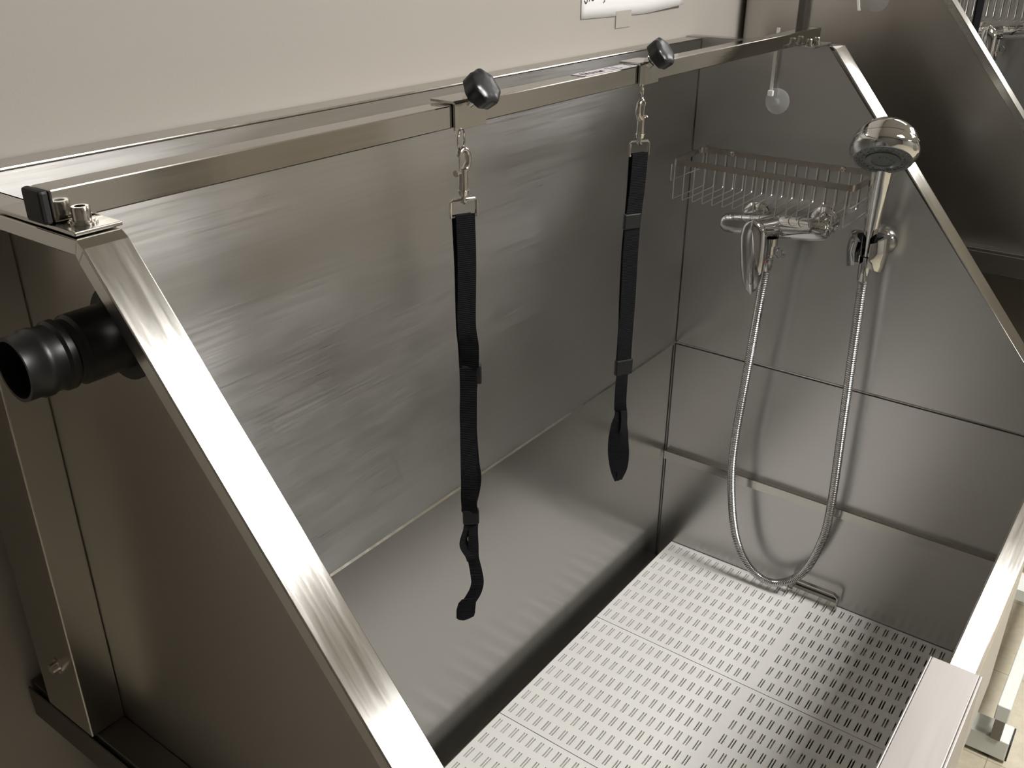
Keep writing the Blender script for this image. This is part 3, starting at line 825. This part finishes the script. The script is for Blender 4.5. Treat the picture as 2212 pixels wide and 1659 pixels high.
def build_head(label):
    t = thing('hand_shower', (-.058, -.342, .26), label, 'shower head', 'hand showers')
    hc = Vector((-.128, -.3600, .4235))
    hp = smoothpath([(-.058, -.3415, .256), (-.061, -.3425, .29), (-.070, -.345, .33), (-.082, -.3485, .37), (-.092, -.352, .405), (-.098, -.3535, .430)], 6)
    n = len(hp)
    rad = [.0078 + .0078 * min(1, (i / n) * 1.6) for i in range(n)]
    obj('handle', MB().tube(hp, rad, 24), M['chrome'], t, smooth=True)
    nrm = Vector((-.60, -.18, -.78)).normalized()
    up = -nrm
    prof = [(-.004, .0002), (-.004, .0385), (-.0005, .0425), (.004, .0462), (.009, .0475), (.014, .0470), (.020, .0452), (.0213, .0446), (.0220, .0450), (.032, .0420), (.042, .0350), (.050, .0240), (.054, .0120), (.0552, .0002)]
    h = obj('head_shell', MB().lathe(hc, up, prof, 56), M['chrome'], t, smooth=True, label='chrome domed head')
    fc = MB().lathe(hc + nrm * .0042, nrm, [(0, .0392), (.0012, .0400), (.0014, .033), (.0004, .0325), (.0004, .024), (.0022, .0235), (.0030, .016), (.0020, .0155), (.0020, .0001)], 48)
    f = obj('spray_face', fc, M['face'], h, smooth=True, label='dark grey spray face')
    u = nrm.orthogonal().normalized(); v = nrm.cross(u)
    nz = MB()
    for rr_, k in ((.0365, 26), (.0285, 20), (.0105, 7)):
        for i in range(k):
            a = 2 * math.pi * i / k
            nz.lathe(hc + nrm * .0045 + (u * math.cos(a) + v * math.sin(a)) * rr_, nrm, [(0, .0013), (.0024, .0009)], 6)
    obj('nozzles', nz, M['nozzle'], f)
    return t
hs = build_head('chrome round-headed hand shower standing in the holder of the nearer tub')
copy_tree(hs, D2, 'chrome hand shower of the raised second tub')

# ------------------------------------------------------------------ suction cups and tie
def build_cup(c, ax, label, tie):
    t = thing('suction_cup', c, label, 'suction cup', 'clear suction cups')
    obj('cup', MB().lathe(c, ax, [(0.0005, .0205), (.0012, .0200), (.0035, .014), (.006, .006), (.011, .0045), (.0115, .0002)], 36), M['clear'], t, smooth=True)
    return t
build_cup((0, -.1445, .462), (-1, 0, 0), 'round clear suction cup on the end wall under the end of the tether bar', True)
tie = thing('cable_tie', (-.010, -.137, .48), 'white cable tie running up from the suction cup on the end wall', 'cable tie')
obj('tie_band', MB().box(-.0112, -.0100, -.1385, -.1335, .4760, .5745), M['tie'], tie)
obj('tie_head', MB().box(-.0145, -.0085, -.1405, -.1315, .4710, .4800), M['tie'], tie, bevel=0.001)
build_cup((D2.x + XL - .0028, -.2100, .6075), (-1, 0, 0), 'clear suction cup at the top edge of the photo, on the raised tub', False)
tie2 = thing('cable_tie', (.119, -.213, .62), 'white cable tie on the suction cup at the photo top edge', 'cable tie')
obj('tie_band', MB().prism([(.1130, -.2095, .640), (.1130, -.2050, .640), (.1130, -.2150, .596), (.1130, -.2195, .596)], (.0012, 0, 0)), M['tie'], tie2)

# ------------------------------------------------------------------ second tub: bar, clamp and strap
b2 = build_bar('square steel tether bar on top of the raised second tub, above the picture', False)
b2.location = Vector(b2.location) + D2
dx = 1.058 + .5520
dd = Vector((dx, D2.y, D2.z))
copy_tree(c2, dd, 'bar clamp on the tether bar of the raised second tub, above the picture')
copy_tree(strap2, dd, 'black webbing strap hanging in the raised second tub, at the top right')

# ------------------------------------------------------------------ paper notice on the wall
nt_ = thing('paper_notice', (-.18, YW - .001, .60), 'white paper notice taped to the beige wall, cut by the top edge', 'notice')
pp = MB()
yy = YW - .0012
P = [(-.327, yy, .5985), (-.240, yy, .5970), (-.165, yy, .5955), (-.142, yy - .0015, .5965), (-.136, yy - .0020, .6015), (-.080, yy - .0060, .6020), (-.031, yy - .0070, .6025), (-.031, yy - .001, .80), (-.327, yy, .80)]
n = len(P)
# sheet with a slight curl at its lower right
cols = 24; rows = 14; vs = []; fs = []
for j in range(rows + 1):
    for i in range(cols + 1):
        s = i / cols; v = j / rows
        x = -.327 + .296 * s
        bz = .5985 - .0035 * min(1, s / .6) + (.0075 * max(0, (s - .62)) / .38 if s > .62 else 0)
        z = bz + (.80 - bz) * v
        curl = max(0, s - .62) / .38 * max(0, 1 - v * 2.2)
        vs.append((x, yy - .0065 * curl, z))
for j in range(rows):
    for i in range(cols):
        a = j * (cols + 1) + i; fs.append((a, a + 1, a + cols + 2, a + cols + 1))
pm = MB().add(vs, fs)
M['paper'] = plain('white_paper', (0.86, 0.84, 0.83), 0.7)
po = obj('paper_sheet', pm, M['paper'], nt_, smooth=True)
sd = po.modifiers.new('thick', 'SOLIDIFY'); sd.thickness = .0003
obj('clear_tape', MB().box(-.232, -.188, yy - .0009, yy - .0005, .5800, .6035), M['stape'], nt_, label='clear tape over the lower edge')
ink = MB()
tx = [[(1.0, 2.2), (1.05, .35), (.8, 0), (.45, .05), (.25, .4)], [(1.75, 2.0), (1.65, .25)], [(3.0, 1.6), (2.6, 1.9), (2.3, 1.2), (2.35, .5), (2.8, .3), (3.2, .5)], [(4.2, 2), (3.9, .6)], [(6.6, 1.8), (6.5, .0), (6.2, -.2)], [(8, 2), (8.2, .8)], [(10, 2), (9.8, .9), (10.4, .9)], [(12, 2.2), (12.4, .9), (12.9, 2.1)]]
strokes(ink, tx, (-.322, yy - .0008, .6190), (1, 0, 0), (0, 0, 1), .0085, .0014, (0, -1, 0))
obj('handwriting', ink, M['ink'], nt_, label='black handwriting at the top edge')
